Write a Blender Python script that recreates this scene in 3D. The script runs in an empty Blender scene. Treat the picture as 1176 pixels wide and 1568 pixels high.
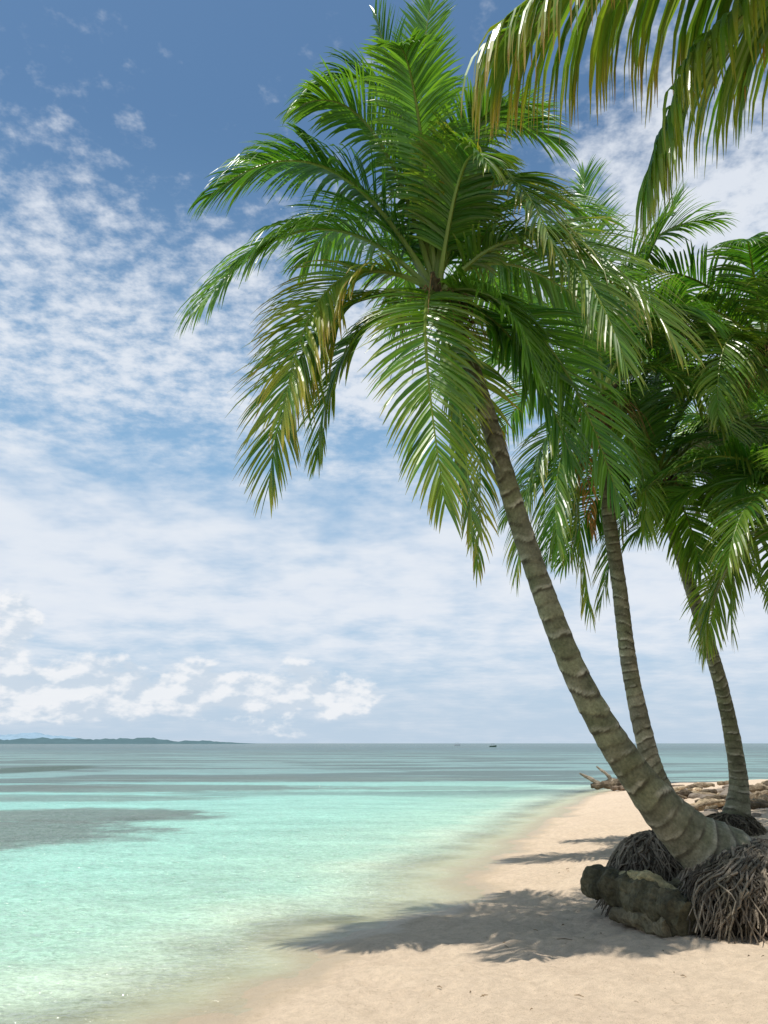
import bpy, math, numpy as np
from mathutils import Vector
rng=np.random.default_rng(7)
S=bpy.context.scene
COL=S.collection
def nz(a): 
    return a/np.maximum(np.linalg.norm(a,axis=-1,keepdims=True),1e-9)
# ---------------------------------------------------------------- mesh utils
class Buf:
    def __init__(s): s.v=[];s.f4=[];s.c=[];s.n=0
    def add(s,v,f,c):
        v=np.asarray(v,float).reshape(-1,3); c=np.asarray(c,float)
        if c.ndim==1: c=np.tile(c,(len(v),1))
        s.v.append(v); s.f4.append(np.asarray(f,int).reshape(-1,4)+s.n); s.c.append(c.reshape(-1,3)); s.n+=len(v)
    def obj(s,name,mat,parent=None,smooth=False):
        v=np.concatenate(s.v);f=np.concatenate(s.f4);c=np.concatenate(s.c)
        return mkobj(name,v,f,mat,parent,smooth,{'Col':c})
def mkobj(name,v,f,mat,parent=None,smooth=False,attrs={}):
    me=bpy.data.meshes.new(name)
    me.vertices.add(len(v)); me.vertices.foreach_set('co',np.asarray(v,np.float32).ravel())
    f=np.asarray(f,np.int32)
    me.loops.add(f.size); me.loops.foreach_set('vertex_index',f.ravel())
    me.polygons.add(len(f)); me.polygons.foreach_set('loop_start',np.arange(0,f.size,4,dtype=np.int32))
    me.polygons.foreach_set('loop_total',np.full(len(f),4,np.int32))
    me.update(calc_edges=True)
    for k,a in attrs.items():
        a=np.asarray(a,np.float32)
        if a.ndim==2:
            at=me.attributes.new(k,'FLOAT_COLOR','POINT')
            at.data.foreach_set('color',np.concatenate([a,np.ones((len(a),1),np.float32)],1).ravel())
        else:
            at=me.attributes.new(k,'FLOAT','POINT'); at.data.foreach_set('value',a)
    me.polygons.foreach_set('use_smooth',np.full(len(f),smooth))
    me.materials.append(mat); me.validate()
    o=bpy.data.objects.new(name,me); COL.objects.link(o)
    if parent: o.parent=parent
    return o
def empty(name,loc=(0,0,0)):
    e=bpy.data.objects.new(name,None); COL.objects.link(e); e.empty_display_size=.3
    return e
def vnoise(p,seed=0):
    """cheap smooth pseudo noise from sines, p (...,3) -> about -1..1"""
    r=np.random.default_rng(seed); o=0
    for i in range(6):
        k=r.normal(size=3); k/=np.linalg.norm(k); o=o+np.sin((p@k)*(1+i*.55)+r.uniform(0,6.28))*np.sin((p@np.roll(k,1))*(1.3+i*.4)+r.uniform(0,6.28))
    return o/2.4
def catmull(P,step):
    P=np.asarray(P,float); Q=np.vstack([2*P[0]-P[1],P,2*P[-1]-P[-2]]); out=[]
    for i in range(len(P)-1):
        a,b,c,d=Q[i:i+4]; n=max(2,int(np.linalg.norm((c-b)[:3])/step))
        t=np.linspace(0,1,n,endpoint=False)[:,None]
        out.append(.5*((2*b)+(-a+c)*t+(2*a-5*b+4*c-d)*t*t+(-a+3*b-3*c+d)*t**3))
    out.append(P[-1:]); return np.vstack(out)
def tube(buf,pts,rad,col,sides=6,wob=0,cap=True,seed=0):
    pts=np.asarray(pts,float); n=len(pts); rad=np.broadcast_to(np.asarray(rad,float),(n,))
    T=nz(np.gradient(pts,axis=0)); ref=np.array([0.31,.9,.13]); 
    A=nz(np.cross(T,ref)); B=np.cross(T,A)
    th=np.linspace(0,2*np.pi,sides,endpoint=False)
    R=rad[:,None]*np.ones(sides)
    ring=A[:,None]*np.cos(th)[None,:,None]+B[:,None]*np.sin(th)[None,:,None]
    if wob:
        q=(pts[:,None]+ring*rad[:,None,None])/max(rad.max(),.02)
        R=R*(1+wob*vnoise(q*1.2,seed)+wob*.45*vnoise(q*3.5,seed+1))
    v=pts[:,None]+ring*R[...,None]
    i=np.arange(n-1)[:,None]*sides; j=np.arange(sides)[None]; j2=(j+1)%sides
    f=np.stack([i+j,i+j2,i+sides+j2,i+sides+j],-1).reshape(-1,4)
    v=v.reshape(-1,3); c=np.asarray(col,float)
    if c.ndim==2: c=np.repeat(c,sides,0)
    else: c=np.tile(c,(len(v),1))
    if cap and sides%2==0:
        nv=len(v); v=np.vstack([v,pts[:1],pts[-1:]]); c=np.vstack([c,c[:1],c[-1:]])
        jj=np.arange(0,sides,2)
        f=np.vstack([f,np.stack([np.full(len(jj),nv),(jj+2)%sides,(jj+1)%sides,jj],-1),
          np.stack([np.full(len(jj),nv+1),(n-1)*sides+jj,(n-1)*sides+(jj+1)%sides,(n-1)*sides+(jj+2)%sides],-1)])
    buf.add(v,f,c)
# ---------------------------------------------------------------- node utils
class NT:
    def __init__(s,nt): s.nt=nt; nt.nodes.clear()
    def n(s,t,ins={},**pr):
        x=s.nt.nodes.new(t)
        for k,v in pr.items(): setattr(x,k,v)
        for k,v in ins.items():
            sk=x.inputs[k]
            if isinstance(v,bpy.types.NodeSocket): s.nt.links.new(v,sk)
            else: sk.default_value=v
        return x
    def m(s,op,a,b=0.0,c=0.0,clamp=False):
        return s.n('ShaderNodeMath',{0:a,1:b,2:c},operation=op,use_clamp=clamp).outputs[0]
    def vm(s,op,a,b=(0,0,0)):
        return s.n('ShaderNodeVectorMath',{0:a,1:b},operation=op).outputs[0]
    def noise(s,vec,scale,detail=3,rough=.5,dist=0):
        return s.n('ShaderNodeTexNoise',{'Vector':vec,'Scale':scale,'Detail':detail,'Roughness':rough,'Distortion':dist}).outputs[0]
    def ramp(s,fac,stops,interp='LINEAR'):
        r=s.n('ShaderNodeValToRGB',{0:fac}); e=r.color_ramp.elements; r.color_ramp.interpolation=interp
        while len(e)>1: e.remove(e[-1])
        for i,(p,c) in enumerate(stops):
            if i==0: x=e[0]; x.position=p
            else: x=e.new(p)
            x.color=(c,c,c,1) if isinstance(c,(int,float)) else (*c,1)
        return r.outputs[0]
    def mix(s,f,a,b,bl='MIX'):
        x=s.n('ShaderNodeMix',data_type='RGBA',blend_type=bl)
        for i,v in ((0,f),(6,a),(7,b)):
            if isinstance(v,bpy.types.NodeSocket): s.nt.links.new(v,x.inputs[i])
            else: x.inputs[i].default_value=v if i==0 else (*v,1)
        return x.outputs[2]
    def sstep(s,x,a,b,lo=0.,hi=1.):
        return s.n('ShaderNodeMapRange',{0:x,1:a,2:b,3:lo,4:hi},interpolation_type='SMOOTHSTEP').outputs[0]
def mat(name):
    m=bpy.data.materials.new(name); m.use_nodes=True; return m,NT(m.node_tree)
def out(t,sh,**k):
    o=t.n('ShaderNodeOutputMaterial',{'Surface':sh})
# leaf material
def leafmat(name):
    m,t=mat(name); c=t.n('ShaderNodeAttribute',attribute_name='Col').outputs[0]
    p=t.n('ShaderNodeBsdfPrincipled',{'Base Color':c,'Roughness':.33,'Specular IOR Level':.55})
    tr=t.n('ShaderNodeBsdfTranslucent',{'Color':t.mix(1.0,c,(1.6,1.7,.6),'MULTIPLY')})
    out(t,t.n('ShaderNodeMixShader',{0:.38,1:p.outputs[0],2:tr.outputs[0]}).outputs[0]); return m
M_LEAF=leafmat('palm_leaf')
def barkmat(name,bscale=40,rough=.85,bs=.5,lo=.6,hi=1.3):
    m,t=mat(name); c=t.n('ShaderNodeAttribute',attribute_name='Col').outputs[0]
    pos=t.n('ShaderNodeNewGeometry').outputs['Position']
    n1=t.noise(pos,bscale,4,.65); n2=t.noise(pos,7,2,.6)
    c=t.mix(1.0,c,t.ramp(n1,[(.25,lo),(.75,hi)]),'MULTIPLY')
    c=t.mix(1.0,c,t.ramp(n2,[(.3,(.68,.72,.66)),(.7,(1.2,1.2,1.18))]),'MULTIPLY')
    b=t.n('ShaderNodeBump',{'Strength':bs,'Distance':.02,'Height':n1}).outputs[0]
    p=t.n('ShaderNodeBsdfPrincipled',{'Base Color':c,'Roughness':rough,'Specular IOR Level':.2,'Normal':b}); out(t,p.outputs[0]); return m
M_BARK=barkmat('palm_bark'); M_WOOD=barkmat('driftwood_bark',25,.9,1.,.45,1.6); M_NUT=barkmat('coconut_husk',15,.5,.1)
# ---------------------------------------------------------------- fronds
def frond(B,P0,Pm,P3,L=.85,n=80,age=.1,droop=.17,w=.0205,lift=.22,twist=0.,rw=.026,dead=False,tip=.42,brown=1.,roll=0.):
    P0,Pm,P3=[np.array(p,float) for p in (P0,Pm,P3)]
    C=2*Pm-.5*(P0+P3)
    def P(s): s=s[:,None]; return (1-s)**2*P0+2*s*(1-s)*C+s*s*P3
    def D(s): s=s[:,None]; return nz(2*(1-s)*(C-P0)+2*s*(P3-C)+1e-6)
    hd=P3-P0; hd[2]=0
    if np.linalg.norm(hd)<.25: hd=(Pm-P0)*[1,1,0]+np.array([.01,-.02,0])
    S0=nz(np.cross(hd,[0,0,1.]))
    s=np.linspace(0,1,22); r=np.interp(s,[0,.15,1],[rw*1.5,rw,.004])
    g=np.array([.24,.30,.06]) if not dead else np.array([.2,.13,.07])
    tube(B,P(s),r,g*(1+.15*rng.normal()),5)
    s=np.linspace(.13,.995,n); s=np.concatenate([s,s]); side=np.repeat([1.,-1.],n)
    s=np.clip(s+rng.normal(0,.002,2*n),.1,1)
    keep=rng.random(2*n)>.02+.1*age; s=s[keep];side=side[keep]; m=len(s)
    T=D(s); Sv=nz(S0-(T@S0)[:,None]*T); N=np.cross(Sv,T)
    a=twist*s+roll*np.clip(s*2.5,0,1); ca,sa=np.cos(a)[:,None],np.sin(a)[:,None]; Sv,N=Sv*ca+N*sa, N*ca-Sv*sa
    ph=rng.uniform(0,6,4)
    al=np.radians(np.interp(s,[.1,.5,.9,1],[66,52,32,14]))+rng.normal(0,.045,m)+.05*np.sin(s*35+ph[0])
    lf=lift*(1-.6*s)+rng.normal(0,.06,m)+.07*np.sin(s*27+ph[1]+side)
    d=nz(np.cos(al)[:,None]*T+np.sin(al)[:,None]*side[:,None]*Sv+lf[:,None]*N)
    Ls=L*np.interp(s,[.1,.3,.6,.85,1],[.6,.97,1,.78,tip])*(1+rng.normal(0,.05,m))
    W=nz(T-(T*d).sum(1)[:,None]*d); th=rng.normal(.3,.3,m)*side
    W=W*np.cos(th)[:,None]+np.cross(d,W)*np.sin(th)[:,None]
    K=6; wp=[.6,1,.97,.8,.5,.05]; ww=w*(1+rng.normal(0,.1,m))*np.interp(s,[.1,.4,1],[.9,1,.7])
    p=P(s); V=np.zeros((m,K,3,3)); Cc=np.zeros((m,K,3,3))
    G=np.array([.034,.125,.014]); Lt=np.array([.150,.295,.032]); Y=np.array([.46,.38,.05]); Br=np.array([.40,.19,.05])
    fv=rng.random(); lv=np.clip(rng.normal(.12+.55*fv,.2,m),0,1)[:,None]
    base=G*(1-lv)+Lt*lv
    yl=np.clip(age*1.3*rng.random(m)*np.interp(s,[0,.5,1],[.6,.8,1.2]),0,1)
    if age<.2: yl=yl*.5
    dr=droop*(1+rng.normal(0,.16,m)+.15*np.sin(s*21+ph[2]))
    for k in range(K):
        nr=np.cross(d,W)
        V[:,k,0]=p-W*(ww*wp[k])[:,None]; V[:,k,2]=p+W*(ww*wp[k])[:,None]; V[:,k,1]=p-nr*(ww*wp[k]*.45)[:,None]
        yk=np.clip(yl*(.3+.95*k/(K-1)),0,.9)[:,None]; c=base*(1-yk)+Y*yk
        if k>=K-2:
            bk=np.clip(brown*age*rng.random(m)*1.8-.1,0,1)[:,None]*(.5 if k==K-2 else 1); c=c*(1-bk)+Br*bk
        if dead: c=Br*.7*(1+.3*rng.normal(size=(m,1)))
        Cc[:,k]=np.clip(c,0.005,1)[:,None]
        p=p+d*(Ls/(K-1))[:,None]
        d=nz(d-np.array([0,0,1.])*(dr*(.7+.35*k))[:,None]+rng.normal(0,.018,(m,3))); W=nz(W-(W*d).sum(1)[:,None]*d)
    b=np.arange(m)[:,None,None]*K*3+np.arange(K-1)[None,:,None]*3+np.arange(2)[None,None]
    f=np.stack([b,b+1,b+4,b+3],-1)
    B.add(V,f,Cc)
def randfrond(B,C,az,inc,FL,dr=.9,**k):
    """az deg from +x ccw, inc = launch elevation deg, gravity bends it"""
    a=math.radians(az); e=math.radians(inc); h=np.array([math.cos(a),math.sin(a),0])
    p=np.array(C,float); pts=[p]; 
    for i in range(20):
        p=p+(h*math.cos(e)+np.array([0,0,math.sin(e)]))*FL/20; e-=dr*(math.radians(4)+math.radians(4)*i/20)*1.1*max(math.cos(max(min(e,1.3),-1.3)),.05)**.7; pts.append(p)
    frond(B,pts[0],pts[10],pts[20],**k)
def trunk(P,R,parent,cols=None,sides=28,seed=0,ring=.13):
    PR=np.hstack([np.array(P,float),np.array(R,float)[:,None]]); Q=catmull(PR,.016); pts=Q[:,:3]; r=Q[:,3]
    l=np.concatenate([[0],np.cumsum(np.linalg.norm(np.diff(pts,axis=0),axis=1))])
    T=nz(np.gradient(pts,axis=0)); A=nz(np.cross(T,[0.1,1,.05])); Bv=np.cross(T,A)
    th=np.linspace(0,2*np.pi,sides,endpoint=False); ringv=A[:,None]*np.cos(th)[None,:,None]+Bv[:,None]*np.sin(th)[None,:,None]
    base=pts[:,None]+ringv*r[:,None,None]
    ph=l[:,None]/ring+.55*vnoise(base*1.7,seed)+.22*np.sin(th+seed+l[:,None]*1.7)+.10*np.sin(th*3+l[:,None]*4)
    fr=ph%1; hid=np.floor(ph)
    hv=(np.sin(hid*12.9898+seed)*43758.5)%1
    hv2=(np.sin(hid*78.233+seed)*12543.1)%1
    saw=np.where(fr<.12,fr/.12,1-(fr-.12)/.88)
    rr=r[:,None]*(1+(.025+.05*hv2)*(saw-.5)+.028*vnoise(base*7,seed+1))
    v=pts[:,None]+ringv*rr[...,None]
    patch=vnoise(base*[9,9,14],seed+2)
    g=np.array([.235,.21,.15]); dk=np.array([.05,.04,.026]); pl=np.array([.46,.42,.33]); ol=np.array([.155,.155,.085])
    c=g*(.55+.7*hv)[...,None]
    x=np.clip(.45+.8*vnoise(base*2.2,seed+3),0,.8)[...,None]; c=c*(1-x)+ol*x*(.7+.65*hv2)[...,None]
    x=(np.clip((.42-fr)*5,0,1)*(fr>.1)*np.clip(patch*4+.1,0,1)*(.5+.5*hv))[...,None]*.85; c=c*(1-x)+pl*x
    x=(np.clip((fr-.80)*7,0,1)+(fr<.10))*(.6+.4*hv2)*np.clip(.9+patch,0.35,1); x=np.clip(x,0,1)[...,None]; c=c*(1-x)+dk*x
    x=np.clip((l/l[-1]-.8)*4,0,.7)[:,None,None]; c=c*(1-x)+np.array([.13,.12,.05])*x
    x=np.clip(1-l/(l[-1]*.22),0,1)[:,None,None]*.55; c=c*(1-x)+np.array([.19,.175,.15])*(.7+.5*hv[...,None])*x
    n=len(pts); i=np.arange(n-1)[:,None]*sides; j=np.arange(sides)[None]; j2=(j+1)%sides
    f=np.stack([i+j,i+j2,i+sides+j2,i+sides+j],-1).reshape(-1,4)
    return mkobj('trunk',v.reshape(-1,3),f,M_BARK,parent,True,{'Col':c.reshape(-1,3)})
def crown_core(C,T,parent,nuts=6,sc=1.,seed=0):
    r=np.random.default_rng(seed); B=Buf(); C=np.array(C,float); T=np.array(T,float)
    for i in range(26):   # fibrous leaf bases
        a=r.uniform(0,6.28); h=np.array([math.cos(a),math.sin(a),0]); p=C-T*r.uniform(.05,.45)*sc+h*.06*sc
        q=p+(h*.16+np.array([0,0,.16]))*sc*r.uniform(.6,1.3)
        tube(B,[p-np.array([0,0,.1])*sc,p,q],[.03*sc,.045*sc,.02*sc],np.array([.12,.085,.045])*r.uniform(.6,1.8),6)
    for i in range(46):   # dry strands
        a=r.uniform(0,6.28); h=np.array([math.cos(a),math.sin(a),0]); p=C-T*r.uniform(0,.35)*sc
        l=r.uniform(.25,.65)*sc
        tube(B,[p,p+h*l*.5+np.array([0,0,.05]),p+h*l*.85-np.array([0,0,l*.45]),p+h*l-np.array([0,0,l*.9])],[.008,.007,.005,.003],np.array([.34,.2,.08])*r.uniform(.5,1.2),4)
    B.obj('fibre_sheath',M_WOOD,parent,False)
    B=Buf()
    for i in range(nuts):
        a=r.uniform(math.pi,2*math.pi) if i<nuts*.7 else r.uniform(0,6.28)
        p=C-T*.05+np.array([math.cos(a)*.2,math.sin(a)*.2,-.12-r.uniform(0,.16)])*sc
        u=np.linspace(0.02,math.pi-.02,10); rad=.085*sc*np.sin(u)**.85*(1+.1*np.cos(u)); z=-np.cos(u)*.105*sc
        pts=np.stack([p[0]+0*z+z*.15*math.cos(a),p[1]+0*z+z*.15*math.sin(a),p[2]+z],1)
        tube(B,pts,rad,np.array([.10,.15,.03])*r.uniform(.8,1.4),12)
        tube(B,[C,p+[0,0,.1*sc]],[.012,.012],(.15,.16,.05),5)
    B.obj('coconuts',M_NUT,parent,True)
# ---------------------------------------------------------------- terrain
shore=np.array([(-4.6,-60),(-3.8,-6),(-3.0,0),(-2.25,3.5),(-1.50,5.4),(-1.0,6.4),(-.5,7.7),(.1,8.7),(.75,9.4),(.95,10.4),(.93,11.4),(1.5,12.8),(2.0,14.2),(2.6,16.2),(3.6,19),(5.0,23.2),(7.2,29),(9.3,33),(12,36.5),(16,38),(30,37),(60,25),(90,-60)],float)
def sdist(x,y):
    p=np.stack([x,y],-1); best=np.full(x.shape,1e9); ins=np.zeros(x.shape,bool)
    n=len(shore)
    for i in range(n):
        a=shore[i]; b=shore[(i+1)%n]; ab=b-a; t=np.clip(((p-a)@ab)/(ab@ab),0,1)
        dd=np.linalg.norm(p-(a+t[...,None]*ab),axis=-1)
        best=np.minimum(best,dd)
        c=((a[1]>y)!=(b[1]>y))&(x<(b[0]-a[0])*(y-a[1])/(b[1]-a[1]+1e-12)+a[0]); ins^=c
    return np.where(ins,best,-best)
def height(x,y):
    d=sdist(x,y); p=np.stack([x,y,0*x],-1)
    d=d+.18*vnoise(p*1.5,11)*np.clip(1.5-abs(d)*.1,0,1)
    z=np.where(d>0,np.interp(d,[0,1,3,8,20],[0,.07,.24,.5,.75]),np.interp(d,[-400,-60,-12,-4,-1.2,0],[-9,-3,-1.2,-.5,-.13,0]))
    lump=.022*vnoise(p*3.1,12)+.016*vnoise(p*8,13)+.010*vnoise(p*19,14)
    return z+lump*np.clip(d*.8+.15,0.05,1),d
def axis(lo,f0,f1,hi,st,gr=1.13):
    a=list(np.arange(f0,f1,st)); s=st;x=a[-1]
    while x<hi: s*=gr; x+=s; a.append(x)
    s=st; x=f0; b=[]
    while x>lo: s*=gr; x-=s; b.append(x)
    return np.array(b[::-1]+a)
def grid(xs,ys):
    X,Y=np.meshgrid(xs,ys); n=len(xs); i=np.arange(len(ys)-1)[:,None]*n+np.arange(n-1)[None]
    return X,Y,np.stack([i,i+1,i+n+1,i+n],-1).reshape(-1,4)
X,Y,F=grid(axis(-15000,-3,8,15000,.06),axis(-200,4.8,16,20000,.06))
Z,Dd=height(X,Y)
m,t=mat('beach_sand')
pos=t.n('ShaderNodeNewGeometry').outputs['Position']; d=t.n('ShaderNodeAttribute',attribute_name='shore').outputs['Fac']
fine=t.noise(pos,160,3,.7); med=t.noise(pos,14,3,.6); big=t.noise(pos,1.2,3,.55)
c=t.mix(big,(.585,.455,.33),(.69,.55,.40))
c=t.mix(1.0,c,t.ramp(fine,[(.25,.64),(.5,1),(.78,1.22)]),'MULTIPLY')
c=t.mix(1.0,c,t.ramp(med,[(.3,.86),(.65,1.05)]),'MULTIPLY')
sp=t.sstep(t.noise(pos,38,2,.5),.67,.74); c=t.mix(t.m('MULTIPLY',sp,.55),c,(.25,.18,.12))
wn=t.m('ADD',d,t.m('MULTIPLY',big,.8))
wet=t.sstep(wn,.5,1.0,1,0); c=t.mix(t.m('MULTIPLY',wet,.85),c,(.455,.355,.225))
c=t.mix(t.sstep(d,.06,-.6),c,(.60,.56,.39))
c=t.mix(t.sstep(d,-.8,-2.2),c,(.48,.56,.40))
bmp=t.n('ShaderNodeBump',{'Strength':.8,'Distance':.016,'Height':t.m('ADD',t.m('MULTIPLY',med,2.5),fine)}).outputs[0]
p=t.n('ShaderNodeBsdfPrincipled',{'Base Color':c,'Roughness':t.sstep(wet,0,1,.95,.4),'Specular IOR Level':t.m('MULTIPLY_ADD',wet,.3,.1),'Normal':bmp}); out(t,p.outputs[0])
mkobj('beach_ground',np.stack([X,Y,Z],-1).reshape(-1,3),F,m,None,True,{'shore':Dd.ravel()})
# ---------------------------------------------------------------- sea
X,Y,F=grid(axis(-15000,-6,4,15000,.06,1.1),axis(-200,4.8,20,20000,.06,1.06))
Hh,Dd=height(X,Y); P=np.stack([X,Y,0*X],-1)
amp=np.clip(-Dd,0,3)/3*.7+.3
wv=(.012*vnoise(P*[2.2,4.5,1],21)+.009*vnoise(P*[6,11,1],22)+.005*vnoise(P*[15,22,1],23))*amp*np.exp(-np.maximum(Y-10,0)/25)
Z=wv+.006
m,t=mat('sea_water')
pos=t.n('ShaderNodeNewGeometry').outputs['Position']; d=t.n('ShaderNodeAttribute',attribute_name='shore').outputs['Fac']
sx=t.n('ShaderNodeSeparateXYZ',{0:pos}); off=t.m('MULTIPLY',d,-1.)
ps=t.n('ShaderNodeMapping',{'Vector':pos,'Scale':(.8,1.2,1),'Rotation':(0,0,.25)}).outputs[0]
pl=t.n('ShaderNodeMapping',{'Vector':pos,'Scale':(.045,.16,1)}).outputs[0]
pm=t.n('ShaderNodeMapping',{'Vector':pos,'Scale':(.16,.34,1)}).outputs[0]
nb=t.noise(pm,1,3,.6); nl=t.noise(pl,1,4,.62,.4)
lo=t.m('ADD',off,t.m('MULTIPLY_ADD',nb,1.6,-.8))
c=t.ramp(t.m('DIVIDE',lo,24.),[(0,(.66,.64,.46)),(.035,(.53,.61,.45)),(.09,(.35,.535,.41)),(.2,(.295,.525,.42)),(.5,(.27,.525,.445)),(1,(.225,.475,.43))])
yy=t.m('ADD',sx.outputs[1],t.m('MULTIPLY_ADD',nl,44,-22))
c=t.mix(t.sstep(yy,22,50),c,(.18,.29,.27))
c=t.mix(t.sstep(yy,70,260),c,(.095,.165,.172))
reef=t.sstep(nl,.47,.55); reef=t.m('MULTIPLY',reef,t.sstep(sx.outputs[1],24,34)); 
c=t.mix(t.m('MULTIPLY',reef,.82),c,(.09,.125,.11))
bn=t.m('MULTIPLY_ADD',t.noise(ps,.9,5,.7),2.4,-1.2)
def blob(cx,cy,rx,ry,k,nk=1.):
    a=t.m('POWER',t.m('ABSOLUTE',t.m('DIVIDE',t.m('SUBTRACT',sx.outputs[0],cx),rx)),2.); b=t.m('POWER',t.m('ABSOLUTE',t.m('DIVIDE',t.m('SUBTRACT',sx.outputs[1],cy),ry)),2.)
    return t.m('MULTIPLY',t.sstep(t.m('ADD',t.m('ADD',a,b),t.m('MULTIPLY',bn,nk)),1.45,.5),k)
for bb in ((-8.4,16.6,3.9,2.7,.88),(-7.6,20.8,3.4,2.1,.88),(-5.2,20.0,1.5,1.0,.5),(-12,27,7,1.8,.6),(-11,33,10,2.8,.8),(-5,41,12,3,.7),(2,33,4,1.6,.45)):
    c=t.mix(blob(*bb),c,(.115,.145,.12))
c=t.mix(blob(-24,56,3.2,9,.95,.3),c,(.05,.085,.055))
r1=t.noise(ps,3.2,3,.6); r2=t.noise(ps,9,2,.6); r3=t.noise(ps,21,2,.6)
far=t.n('ShaderNodeMapping',{'Vector':pos,'Scale':(.25,.8,1)}).outputs[0]; rf=t.noise(far,1.3,5,.78)
hgt=t.m('ADD',t.m('MULTIPLY',r1,1.),t.m('ADD',t.m('MULTIPLY_ADD',r2,.55,t.m('MULTIPLY',r3,.3)),t.m('MULTIPLY',rf,1.7)))
# caustic light network painted into the water colour with ridged noise
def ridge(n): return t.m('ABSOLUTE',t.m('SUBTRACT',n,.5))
caustic_net=t.m('ADD',ridge(r2),t.m('MULTIPLY_ADD',ridge(r1),.6,t.m('MULTIPLY',ridge(r3),.6)))
c=t.mix(1.0,c,t.ramp(caustic_net,[(.0,1.32),(.05,1.16),(.13,1.0),(.25,.86)]),'MULTIPLY')
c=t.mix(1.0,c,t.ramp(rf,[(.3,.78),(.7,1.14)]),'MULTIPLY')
bmp=t.n('ShaderNodeBump',{'Strength':1.,'Distance':.085,'Height':hgt}).outputs[0]
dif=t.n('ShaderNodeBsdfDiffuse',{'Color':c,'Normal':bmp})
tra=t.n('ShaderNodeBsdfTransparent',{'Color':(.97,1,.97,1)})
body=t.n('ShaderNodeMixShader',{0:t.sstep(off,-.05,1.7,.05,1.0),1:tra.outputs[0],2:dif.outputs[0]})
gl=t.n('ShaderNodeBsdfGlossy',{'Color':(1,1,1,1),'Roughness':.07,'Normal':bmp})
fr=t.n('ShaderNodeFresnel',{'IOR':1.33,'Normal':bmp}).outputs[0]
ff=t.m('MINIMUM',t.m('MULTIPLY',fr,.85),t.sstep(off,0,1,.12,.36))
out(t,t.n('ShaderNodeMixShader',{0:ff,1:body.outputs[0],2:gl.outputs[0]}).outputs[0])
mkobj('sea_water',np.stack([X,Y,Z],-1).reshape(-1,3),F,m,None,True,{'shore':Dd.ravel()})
def gz(x,y): return float(height(np.array([float(x)]),np.array([float(y)]))[0][0])
# ---------------------------------------------------------------- main palm
pe=empty('coconut_palm')
C=np.array([.53,7.2,6.15])
trunk([(3.25,7.5,.35),(3.02,7.45,.66),(2.66,7.42,.93),(2.32,7.36,1.30),(2.0,7.3,1.78),(1.72,7.3,2.37),(1.48,7.3,3.1),(1.27,7.3,3.86),(1.07,7.25,4.64),(.87,7.2,5.35),(.6,7.2,6.1)],
      [.36,.33,.225,.165,.132,.115,.106,.098,.090,.084,.08],pe,seed=1,ring=.16)
crown_core(C,(-.35,0,.93),pe,8,1.1,3)
B=Buf()
FR=[ # mid, tip, kw
 ((.22,7.15,8.2),(-.10,7.1,9.75),dict(lift=.3,age=.05,L=.62,droop=.08)),
 ((.42,7.4,8.6),(.60,7.5,10.5),dict(lift=.35,age=.02,L=.6,droop=.05,tip=.5)),
 ((-.02,7.1,8.6),(-1.0,7.0,8.35),dict(age=.1,L=.7,roll=.4)),
 ((-.1,6.9,7.9),(-.85,6.6,8.0),dict(age=.1,L=.65)),
 ((-.60,7.0,7.55),(-1.78,6.8,7.05),dict(age=.1,roll=.4,droop=.22)),
 ((-.55,7.5,7.9),(-1.70,7.7,8.05),dict(age=.1,roll=.3)),
 ((-.72,7.2,6.95),(-1.88,7.1,5.95),dict(age=.15,droop=.26,L=1.05,roll=.35)),
 ((-.50,7.0,6.15),(-.95,6.8,4.55),dict(age=.8,droop=.16,L=.85,roll=.9)),
 ((-.66,7.4,5.9),(-1.15,7.5,4.2),dict(age=.5,droop=.12,L=.92,roll=1.2)),
 ((-.35,7.6,5.8),(-.70,7.8,4.6),dict(age=.3,droop=.15,L=.7,roll=1.0)),
 ((.38,6.5,5.35),(.50,6.2,3.6),dict(age=.35,droop=.12,L=.80)),
 ((.72,7.1,5.0),(.85,7.3,3.6),dict(age=.4,L=.6,n=60)),
 ((.98,7.8,5.6),(.98,8.1,3.5),dict(age=.8,L=.6,n=60)),
 ((1.10,6.7,7.15),(1.50,6.0,5.85),dict(age=.4,L=.78,roll=-.4)),
 ((1.75,6.9,6.65),(2.75,6.6,5.25),dict(age=.35,droop=.17,L=.95,roll=-.7)),
 ((1.50,6.6,6.40),(2.1,6.2,4.85),dict(age=.25,L=.85,roll=-.6)),
 ((1.55,7.1,5.65),(2.2,7.1,3.95),dict(age=.1,L=.8,roll=-1.0,droop=.12)),
 ((1.25,7.0,5.55),(1.75,6.9,4.2),dict(age=.1,L=.75,roll=-.8)),
 ((1.05,6.6,5.75),(1.35,6.4,4.9),dict(age=.1,L=.65)),
 ((1.00,7.3,8.2),(1.95,7.3,8.15),dict(age=.1,roll=-.4)),
 ((1.10,7.6,8.3),(1.85,7.9,9.0),dict(age=.05,L=.7,droop=.12)),
 ((.85,6.8,7.7),(1.35,6.2,7.6),dict(age=.15,L=.65)),
 ((.35,6.5,7.7),(.15,5.8,7.9),dict(age=.1,L=.62)),
 ((.75,6.4,7.0),(.9,5.7,6.5),dict(age=.2,L=.65)),
 ((1.35,7.6,7.5),(2.6,7.9,7.6),dict(age=.1,roll=-.4)),
 ((1.5,7.8,6.9),(2.8,8.2,6.2),dict(age=.1)),
 ((-.2,7.9,7.6),(-1.0,8.6,7.5),dict(age=.1)),
 ((1.1,8.2,7.4),(1.7,9.2,6.6),dict(age=.1)),
 ((.4,8.2,7.4),(.2,9.2,7.0),dict(age=.1)),
]
for a,b,k in FR: frond(B,C+rng.normal(0,.03,3),a,b,**{**dict(twist=rng.normal(0,.2)),**k})
B.obj('fronds',M_LEAF,pe)
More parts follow.
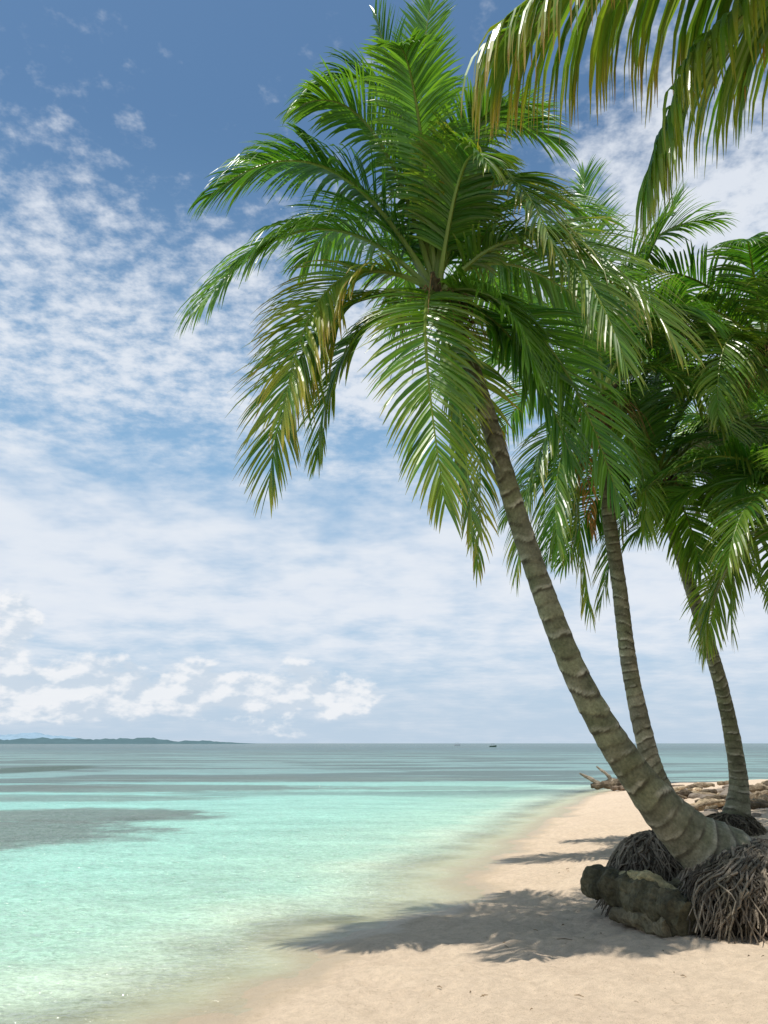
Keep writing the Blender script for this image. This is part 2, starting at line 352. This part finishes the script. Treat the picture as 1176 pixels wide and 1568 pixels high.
# ---------------------------------------------------------------- second palm
pe=empty('coconut_palm'); C=np.array([3.48,11.5,7.0])
trunk([(4.2,12.1,gz(4.2,12.1)-.1),(4.05,12.05,.9),(3.87,12,1.45),(3.69,12,2.7),(3.6,11.9,4.0),(3.5,11.8,5.3),(3.48,11.5,7.0)],[.25,.18,.145,.122,.112,.105,.085],pe,seed=5)
crown_core(C,(0,0,1),pe,7,1.2,5)
B=Buf()
FR=[((3.4,11.5,9.2),(3.45,11.4,11.1),dict(age=.05,droop=.1)),((4.1,11.3,9.3),(5.4,11.0,9.9),dict(age=.15)),((4.5,11.2,8.4),(5.3,10.8,6.9),dict(age=.35,roll=-.5)),
((4.8,11.3,8.0),(6.0,11.0,7.0),dict(age=.2)),((4.5,11.1,7.2),(5.4,10.9,5.6),dict(age=.25,roll=-.8)),((2.95,11.3,5.6),(2.95,11.2,3.5),dict(age=.5,L=.8)),((2.5,11.6,6.2),(2.0,11.6,4.1),dict(age=.4,L=.85,roll=.8)),
((2.7,11.2,5.9),(2.5,11.0,4.4),dict(age=.2)),((3.8,11.1,5.8),(3.75,11,4.6),dict(age=.2,L=.7)),((2.7,11.5,8.6),(1.6,11.5,9.2),dict(age=.1)),
((4.1,10.7,8.0),(4.6,9.8,7.4),dict(age=.1)),((3.2,10.4,8.1),(3.0,9.4,7.3),dict(age=.1)),((4.2,12.3,8.4),(5.2,13,8.4),dict(age=.1)),((4.2,11.4,9.0),(4.9,11.3,10.4),dict(age=.1,droop=.1))]
K2=dict(L=.95,w=.025,n=66)
for a,b,k in FR: frond(B,C+rng.normal(0,.03,3),a,b,**{**K2,**dict(twist=rng.normal(0,.4)),**k})
for az in (60,120,165,250): randfrond(B,C,az+rng.uniform(-12,12),rng.uniform(20,60),3.4,**K2,age=.15)
frond(B,C-[0,0,.3],(3.05,11.0,6.3),(3.0,10.9,4.6),dead=True,L=.45,n=40,droop=.5)
B.obj('fronds',M_LEAF,pe)
# ---------------------------------------------------------------- third palm
pe=empty('coconut_palm'); C=np.array([4.75,13,6.1])
trunk([(5.75,14.05,gz(5.75,14)-.15),(5.9,14,.7),(5.97,14,1.3),(5.78,13.8,2.6),(5.41,13.5,3.85),(5.1,13.2,4.75),(4.75,13,6.0)],[.36,.20,.145,.12,.11,.10,.085],pe,seed=9)
crown_core(C,(-.3,0,.95),pe,5,1.2,8)
B=Buf()
FR=[((5.7,12.9,6.9),(6.9,12.8,6.2),{}),((5.6,12.8,6.0),(5.6,12.7,3.4),dict(age=.3)),((5.5,12.9,5.6),(6.2,12.8,4.2),dict(roll=-.8)),((3.9,12.9,6.0),(3.0,12.8,4.6),dict(roll=.8)),((4.1,12.7,5.5),(3.5,12.6,3.9),dict(age=.4)),
((4.9,13,8),(5.4,13,9.3),{}),((4.3,13,7.8),(3.6,13,8.3),{}),((5.5,12.9,7.6),(6.5,12.8,7.9),{}),((4.9,12.4,5.4),(5.0,12.2,4.4),dict(age=.2)),
((5.9,12.7,5.9),(6.6,12.6,4.2),dict(roll=-.6))]
K3=dict(L=.9,w=.025,n=64,age=.15)
for a,b,k in FR: frond(B,C,a,b,**{**K3,**dict(twist=rng.normal(0,.4)),**k})
for az in (20,70,150,200,240,300,340): randfrond(B,C,az+rng.uniform(-12,12),rng.uniform(5,60),3.2,**K3)
B.obj('fronds',M_LEAF,pe)
# palms standing to the right
for q,(C,base,Ls,n,sd) in enumerate((((6.45,12,8.1),(8.2,12.6),3.4,24,3),((6.35,11,4.9),(7.9,11.4),3.0,19,7),((8.0,16,8.2),(9.6,16.5),3.5,20,12))):
    pe=empty('coconut_palm'); C=np.array(C); b=np.array([*base,gz(*base)-.1]); mid=(C+b)/2+[.35,0,-.2]
    trunk([b,b*.75+mid*.25+[.0,0,0],mid,C*.6+mid*.4,C],[.28,.17,.13,.12,.09],pe,seed=sd)
    crown_core(C,(-.3,0,.95),pe,5,1.1,sd)
    B=Buf()
    for i in range(n): randfrond(B,C,i*137.5+rng.uniform(-8,8),76-84*i/n+rng.uniform(-8,8),Ls*rng.uniform(.9,1.05),L=.88,w=.025,n=60,age=.1+.2*(i/n),roll=rng.normal(0,.4))
    if q==1:
        frond(B,C,(5.5,10.9,5.45),(4.95,10.8,5.0),L=.75,w=.024,n=60,age=.15,roll=.4)
        frond(B,C,(5.75,10.7,4.6),(5.35,10.5,3.5),L=.75,w=.024,n=60,age=.2,roll=.7)
        frond(B,C,(6.0,10.4,4.5),(5.8,10.1,3.1),L=.7,w=.024,n=60,age=.2)
    B.obj('fronds',M_LEAF,pe)
# palm beside the photographer whose fronds hang into the top of the view
pe=empty('coconut_palm'); C=np.array([4.3,2.5,5.35])
trunk([(5.3,1.2,gz(5.3,1.2)-.1),(5.1,1.4,1.2),(4.8,1.8,2.6),(4.5,2.2,4.0),C],[.3,.19,.16,.14,.1],pe,seed=20)
crown_core(C,(-.2,0.1,.95),pe,5,1.1,21)
B=Buf()
frond(B,C,(2.2,2.9,5.85),(.55,3.05,5.0),L=1.12,n=190,age=.38,droop=.75,w=.018,rw=.02,lift=-.2,tip=.5,brown=2.2)
frond(B,C,(2.3,2.4,5.95),(.9,2.1,5.6),L=1.1,n=150,age=.38,droop=.7,w=.018,rw=.02,lift=-.2,tip=.5,brown=2.2)
frond(B,C,(2.3,3.1,5.55),(1.20,3.0,4.15),L=.9,n=150,age=.3,droop=.55,w=.018,rw=.018,lift=0)
for az,inc in ((-10,30),(30,50),(250,30),(290,40),(330,10)): randfrond(B,C,az,inc,3.2,L=.85,age=.3)
B.obj('fronds',M_LEAF,pe)
# ---------------------------------------------------------------- root masses, logs
def rootmass(name,cx,cy,z0,R,H,n,parent=None,dark=1.):
    B=Buf()
    u=np.linspace(0,1,10); pts=np.array([[cx,cy,z0-.1+(H+.02)*x] for x in u]); rad=R*.8*np.sqrt(np.clip(1-(u*.93)**2.2,0,1))
    tube(B,pts,rad,np.array([.05,.038,.026])*dark,28,wob=.1,seed=3)
    for i in range(n):
        a=rng.uniform(0,6.283); h=np.array([math.cos(a),math.sin(a),0])
        q=np.array([cx,cy,z0]); pts=[]; ph=rng.uniform(0,6.28); 
        e0=rng.uniform(0.0,.5); e1=rng.uniform(.65,1.)
        R2=R*rng.uniform(.84,1.2)*(1+.12*math.sin(a*3+cx)+.06*math.sin(a*7))
        for k in range(7):
            s=e0+(e1-e0)*k/6; ang=s*1.5708
            tw=np.array([-h[1],h[0],0])*.12*R*math.sin(ph+k*.9)
            pts.append(q+h*R2*math.sin(ang)+tw+np.array([0,0,H*math.cos(ang)*rng.uniform(.95,1.05)-.02]))
        pts.append(pts[-1]+h*rng.uniform(0,.09)-np.array([0,0,.08]))
        c=np.array([.23,.185,.14])*rng.uniform(.25,1.4)*dark
        tube(B,pts,np.linspace(.009,.004,8)*rng.uniform(.6,1.7),c,4)
    return B.obj(name,M_WOOD,parent)
rootmass('palm_root_mass',3.20,7.30,gz(3.2,7.3),.68,.64,1500)
rootmass('palm_root_mass',2.64,8.35,gz(2.64,8.35)+.07,.47,.64,800,dark=.8)
rootmass('palm_root_mass',5.75,14.0,gz(5.75,14),.5,.35,260,dark=.6)
def log(B,pts,rad,col,seed,sides=18,wob=.22):
    P=catmull(np.hstack([np.array(pts,float),np.array(rad,float)[:,None]]),.025); 
    k=vnoise(P[:,:3]*6,seed)[:,None]; tube(B,P[:,:3],P[:,3]*(1+.1*k[:,0]),np.array(col)*(1+.35*k),sides,wob=wob,seed=seed)
B=Buf(); g0=gz(2.3,7.4)
log(B,[(1.93,8.15,g0+.2),(2.02,7.85,g0+.26),(2.2,7.45,g0+.22),(2.38,7.05,g0+.15),(2.42,6.92,g0+.13)],[.09,.15,.15,.16,.12],(.095,.082,.05),31,40,.24)
log(B,[(2.0,7.6,g0+.06),(2.2,7.3,g0+.08),(2.3,7.0,g0+.05)],[.06,.10,.07],(.17,.14,.09),33,24,.3)
log(B,[(2.35,7.5,g0+.25),(2.6,7.3,g0+.3),(2.8,7.2,g0+.28)],[.06,.08,.05],(.10,.085,.05),34)
log(B,[(2.12,7.65,g0+.36),(2.25,7.35,g0+.38),(2.42,7.15,g0+.3)],[.03,.055,.035],(.30,.25,.14),35,16,.3)
log(B,[(2.45,7.25,g0+.12),(2.55,7.05,g0+.1),(2.6,6.95,g0+.06)],[.09,.1,.06],(.06,.05,.035),36,20,.3)
B.obj('fallen_log',M_WOOD)
B=Buf(); x0,y0=8.6,31.; g0=gz(x0,y0)
log(B,[(x0-.9,y0,g0+.15),(x0,y0,g0+.22),(x0+1.1,y0+.2,g0+.2),(x0+1.9,y0+.3,g0+.3)],[.1,.18,.2,.12],(.17,.13,.09),41,10)
log(B,[(x0-.6,y0,g0+.2),(x0-.9,y0,g0+.4),(x0-1.3,y0,g0+.6)],[.1,.08,.03],(.32,.26,.2),42,8)
log(B,[(x0-.1,y0,g0+.2),(x0-.25,y0-.1,g0+.5),(x0-.65,y0,g0+.85)],[.1,.07,.03],(.32,.26,.2),43,8)
log(B,[(x0+.4,y0,g0+.2),(x0+.5,y0-.1,g0+.45),(x0+.1,y0,g0+.6)],[.1,.07,.03],(.2,.16,.12),44,8)
log(B,[(x0+.6,y0-.2,g0+.1),(x0-.4,y0-.9,g0+.12)],[.12,.06],(.15,.11,.08),45,8)
log(B,[(x0+1.2,y0-.2,g0+.1),(x0+2.4,y0-.5,g0+.12)],[.14,.08],(.15,.11,.08),46,8)
B.obj('driftwood_tree',M_WOOD)
B=Buf()
for i in range(100):
    y=rng.uniform(16.5,27); x=y*.345+rng.uniform(0,5.5); g=gz(x,y); a=rng.uniform(-.6,.6); l=rng.uniform(.2,1.1); dv=np.array([math.cos(a),math.sin(a),rng.uniform(-.1,.3)])*l/2
    c=np.array([x,y,g+.09]); r=rng.uniform(.025,.12)
    log(B,[c-dv,c+rng.normal(0,.04,3),c+dv],[r*.7,r,r*.5],np.array([.33,.25,.17])*rng.uniform(.2,1.2),50+i,8)
B.obj('driftwood_pile',M_WOOD)
m_st,t=mat('coral_stone'); pos=t.n('ShaderNodeNewGeometry').outputs['Position']; n1=t.noise(pos,8,4,.7)
out(t,t.n('ShaderNodeBsdfPrincipled',{'Base Color':t.mix(n1,(.06,.048,.036),(.38,.31,.24)),'Roughness':.95,'Normal':t.n('ShaderNodeBump',{'Strength':.9,'Distance':.06,'Height':n1}).outputs[0]}).outputs[0])
B=Buf()
for i in range(90):
    y=rng.uniform(16.,27); x=y*.34+rng.uniform(0,6); r=rng.uniform(.05,.17)
    if i==0: x,y,r=9.0,21.5,.32
    g=gz(x,y); u=np.linspace(.02,math.pi-.02,9); pts=np.stack([x+0*u,y+0*u,g+.2*r-np.cos(u)*r*.7],1)
    tube(B,pts,r*np.sin(u)**.7*rng.uniform(.9,1.5),(.3,.3,.3),12,wob=.45,seed=100+i)
B.obj('beach_rocks',m_st,None,True)
B=Buf()
for i in range(650):
    x=rng.uniform(-.2,8); y=rng.uniform(5.2,13)
    dd=float(sdist(np.array([x]),np.array([y]))[0])
    if dd<.7 or rng.random()>np.clip((dd-.6)/4,0.06,1): continue
    g=gz(x,y); a=rng.uniform(0,6.28); l=rng.uniform(.012,.07)*(2 if rng.random()<.12 else 1); h=np.array([math.cos(a),math.sin(a),0])*l
    p=np.array([x,y,g+.004]); tube(B,[p,p+h*.5+[0,0,.006],p+h],[.002,.004,.002],np.array([.22,.15,.09])*rng.uniform(.4,1.6),4)
B.obj('leaf_litter',M_WOOD)
# ---------------------------------------------------------------- distant island & boat
def hill(name,x0,x1,y,h,col,seed,depth):
    xs=np.linspace(x0,x1,220); vs=np.linspace(-1,1,9); X,V=np.meshgrid(xs,vs); s=(X-x0)/(x1-x0)
    env=np.clip(np.minimum(s*6,(1-s)*3.2),0,1)**.7
    prof=.62+.22*vnoise(np.stack([s*14,0*s,0*s],-1),seed)+.14*vnoise(np.stack([s*75,V*3,0*s],-1),seed+1)
    Z=h*env*prof*(1-V**2)-1*(abs(V)>.95)
    n=220; i=np.arange(8)[:,None]*n+np.arange(n-1)[None]
    F=np.stack([i,i+1,i+n+1,i+n],-1).reshape(-1,4)
    m,t=mat(name+'_hazed_cover'); pos=t.n('ShaderNodeNewGeometry').outputs['Position']; nn=t.noise(pos,.02,4,.6)
    out(t,t.n('ShaderNodeBsdfDiffuse',{'Color':t.mix(nn,tuple(c*.75 for c in col),tuple(c*1.2 for c in col))}).outputs[0])  # aerial haze is put into the bluish-grey base colour
    mkobj(name,np.stack([X,y+V*depth,Z],-1).reshape(-1,3),F,m,None,True)
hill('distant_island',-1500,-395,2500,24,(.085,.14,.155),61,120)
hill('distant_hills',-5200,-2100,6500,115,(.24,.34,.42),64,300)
m_b,t=mat('boat_paint'); out(t,t.n('ShaderNodeBsdfPrincipled',{'Base Color':t.n('ShaderNodeAttribute',attribute_name='Col').outputs[0],'Roughness':.5}).outputs[0])
def boat(x,y,L,col):
    B=Buf(); s=np.linspace(0,1,12); hw=L*.16*np.sin(np.pi*np.clip(s*.75+.25,0,1))**.7
    prof=[(1,.16),(.85,.02),(0,-.05),(-.85,.02),(-1,.16)]
    V=np.array([[ (x+(a-.5)*L, y+w*p, L*q*(1+.6*a**3)) for p,q in prof] for a,w in zip(s,hw)])
    i=np.arange(11)[:,None]*5+np.arange(4)[None]; B.add(V,np.stack([i,i+1,i+6,i+5],-1),col)
    i=np.arange(11)*5; B.add(V-[0,0,L*.03],np.stack([i,i+4,i+9,i+5],-1),(.3,.25,.2))
    for a in (-.2,.15):
        for w in (-.1,.1): tube(B,[(x+a*L,y+w*L,.08*L),(x+a*L,y+w*L,.42*L)],[.03,.03],(.4,.4,.4),6)
    a=np.array([(x-.25*L,y-.13*L,.42*L),(x+.2*L,y-.13*L,.42*L),(x+.2*L,y+.13*L,.42*L),(x-.25*L,y+.13*L,.42*L)])
    B.add(np.vstack([a,a+[0,0,.03*L]]),[(0,1,2,3),(4,5,6,7),(0,1,5,4),(1,2,6,5),(2,3,7,6),(3,0,4,7)],col)
    B.obj('fishing_boat',m_b)
boat(53,400,3.4,(.05,.1,.06)); boat(57,640,5,(.6,.6,.6))
# ---------------------------------------------------------------- sky
W=bpy.data.worlds.new('World'); S.world=W; W.use_nodes=True; t=NT(W.node_tree)
try: W.cycles.sampling_method='MANUAL'; W.cycles.sample_map_resolution=256
except Exception: pass
sun_el=math.radians(78); sv=np.array([-.82,-.57]); 
az=math.atan2(sv[0],sv[1])   # direction toward sun, clockwise from +Y
sky=t.n('ShaderNodeTexSky',sky_type='NISHITA',sun_disc=False,sun_elevation=sun_el,sun_rotation=az,air_density=1.,dust_density=.6,ozone_density=1.6)
g=t.vm('NORMALIZE',t.n('ShaderNodeTexCoord').outputs['Generated']); sp=t.n('ShaderNodeSeparateXYZ',{0:g}); x,y,z=sp.outputs
zc=t.m('ADD',t.m('MAXIMUM',z,0.),.12)
p=t.n('ShaderNodeCombineXYZ',{0:t.m('DIVIDE',x,zc),1:t.m('DIVIDE',y,zc),2:0.}).outputs[0]
base=t.mix(1.0,sky.outputs[0],(.92,1.16,1.20),'MULTIPLY')
base=t.mix(t.sstep(z,.68,.30,0.,.8),base,(2.9,5.0,7.4))
base=t.mix(t.sstep(z,.30,.05,0.,.8),base,(5.2,6.6,8.1))
cov=t.ramp(z,[(0,.45),(.08,.6),(.16,.95),(.235,.90),(.29,.58),(.36,.54),(.42,.84),(.50,.68),(.58,.42),(.64,.17),(.70,0)])
xr=t.m('MULTIPLY',t.sstep(x,.14,.30),t.m('MULTIPLY',t.sstep(z,.42,.52),.42)); cov=t.m('ADD',cov,xr)
n1=t.noise(p,1.1,3,.55); n2=t.noise(p,4.5,3,.6); n3=t.noise(p,19,4,.62)
det=t.sstep(z,.25,.45,.2,1.9)
dn=t.m('ADD',t.m('MULTIPLY_ADD',n1,1.6,-.8),t.m('ADD',t.m('MULTIPLY_ADD',n2,1.,-.5),t.m('MULTIPLY',t.m('SUBTRACT',n3,.5),det)))
den=t.sstep(t.m('ADD',cov,dn),.15,1.1)
shade=t.mix(n2,(7.4,8.0,9.0),(8.8,9.05,9.4))
c=t.mix(t.m('MULTIPLY',den,.88),base,shade)
c=t.mix(t.sstep(z,.13,-.01,0,.75),c,(5.3,6.4,7.6))
# cumulus bank low over the horizon
azm=t.m('ARCTAN2',x,y)
q=t.n('ShaderNodeCombineXYZ',{0:t.m('MULTIPLY',azm,19.),1:t.m('MULTIPLY',z,34.),2:9.4}).outputs[0]
k1=t.noise(q,1.0,6,.56)
q2=t.vm('ADD',q,(-.14,.32,0)); k2=t.noise(q2,1.0,4,.56)
bank=t.m('SUBTRACT',t.sstep(azm,.03,-.05,.0,.50),t.m('MULTIPLY',t.m('ABSOLUTE',t.m('SUBTRACT',z,.058)),10.))
b2=t.m('MULTIPLY',t.sstep(azm,-.36,-.44),t.m('MULTIPLY',t.sstep(z,.05,.09),t.sstep(z,.2,.14,0,.56))); bank=t.m('MAXIMUM',bank,t.m('SUBTRACT',b2,.25))
kd=t.m('MULTIPLY',t.sstep(t.m('ADD',k1,bank),.64,.80),t.sstep(z,.2,.15))
lit=t.sstep(t.m('SUBTRACT',k1,k2),-.09,.10)
cc=t.mix(lit,(6.1,7.0,8.0),(9.2,9.3,9.5))
c=t.mix(t.m('MULTIPLY',kd,.82),c,cc)
bg=t.n('ShaderNodeBackground',{'Color':c,'Strength':.1}); t.n('ShaderNodeOutputWorld',{'Surface':bg.outputs[0]})
L=bpy.data.lights.new('sun','SUN'); L.energy=4.7; L.angle=math.radians(.5); L.color=(1,.96,.89)
so=bpy.data.objects.new('sun',L); COL.objects.link(so)
sd=Vector((sv[0]*math.cos(sun_el),sv[1]*math.cos(sun_el),math.sin(sun_el))); so.rotation_euler=sd.to_track_quat('Z','Y').to_euler(); so.location=(0,0,30)
# ---------------------------------------------------------------- camera
cd=bpy.data.cameras.new('camera'); cam=bpy.data.objects.new('camera',cd); COL.objects.link(cam)
cd.sensor_fit='VERTICAL'; cd.sensor_height=24; cd.lens=18.48; cd.clip_end=60000; cd.clip_start=.05
cam.location=(0,0,1.7); cam.rotation_euler=(math.radians(90+16.35),0,0); S.camera=cam
S.view_settings.view_transform='Standard'; S.view_settings.look='None'; S.view_settings.exposure=0
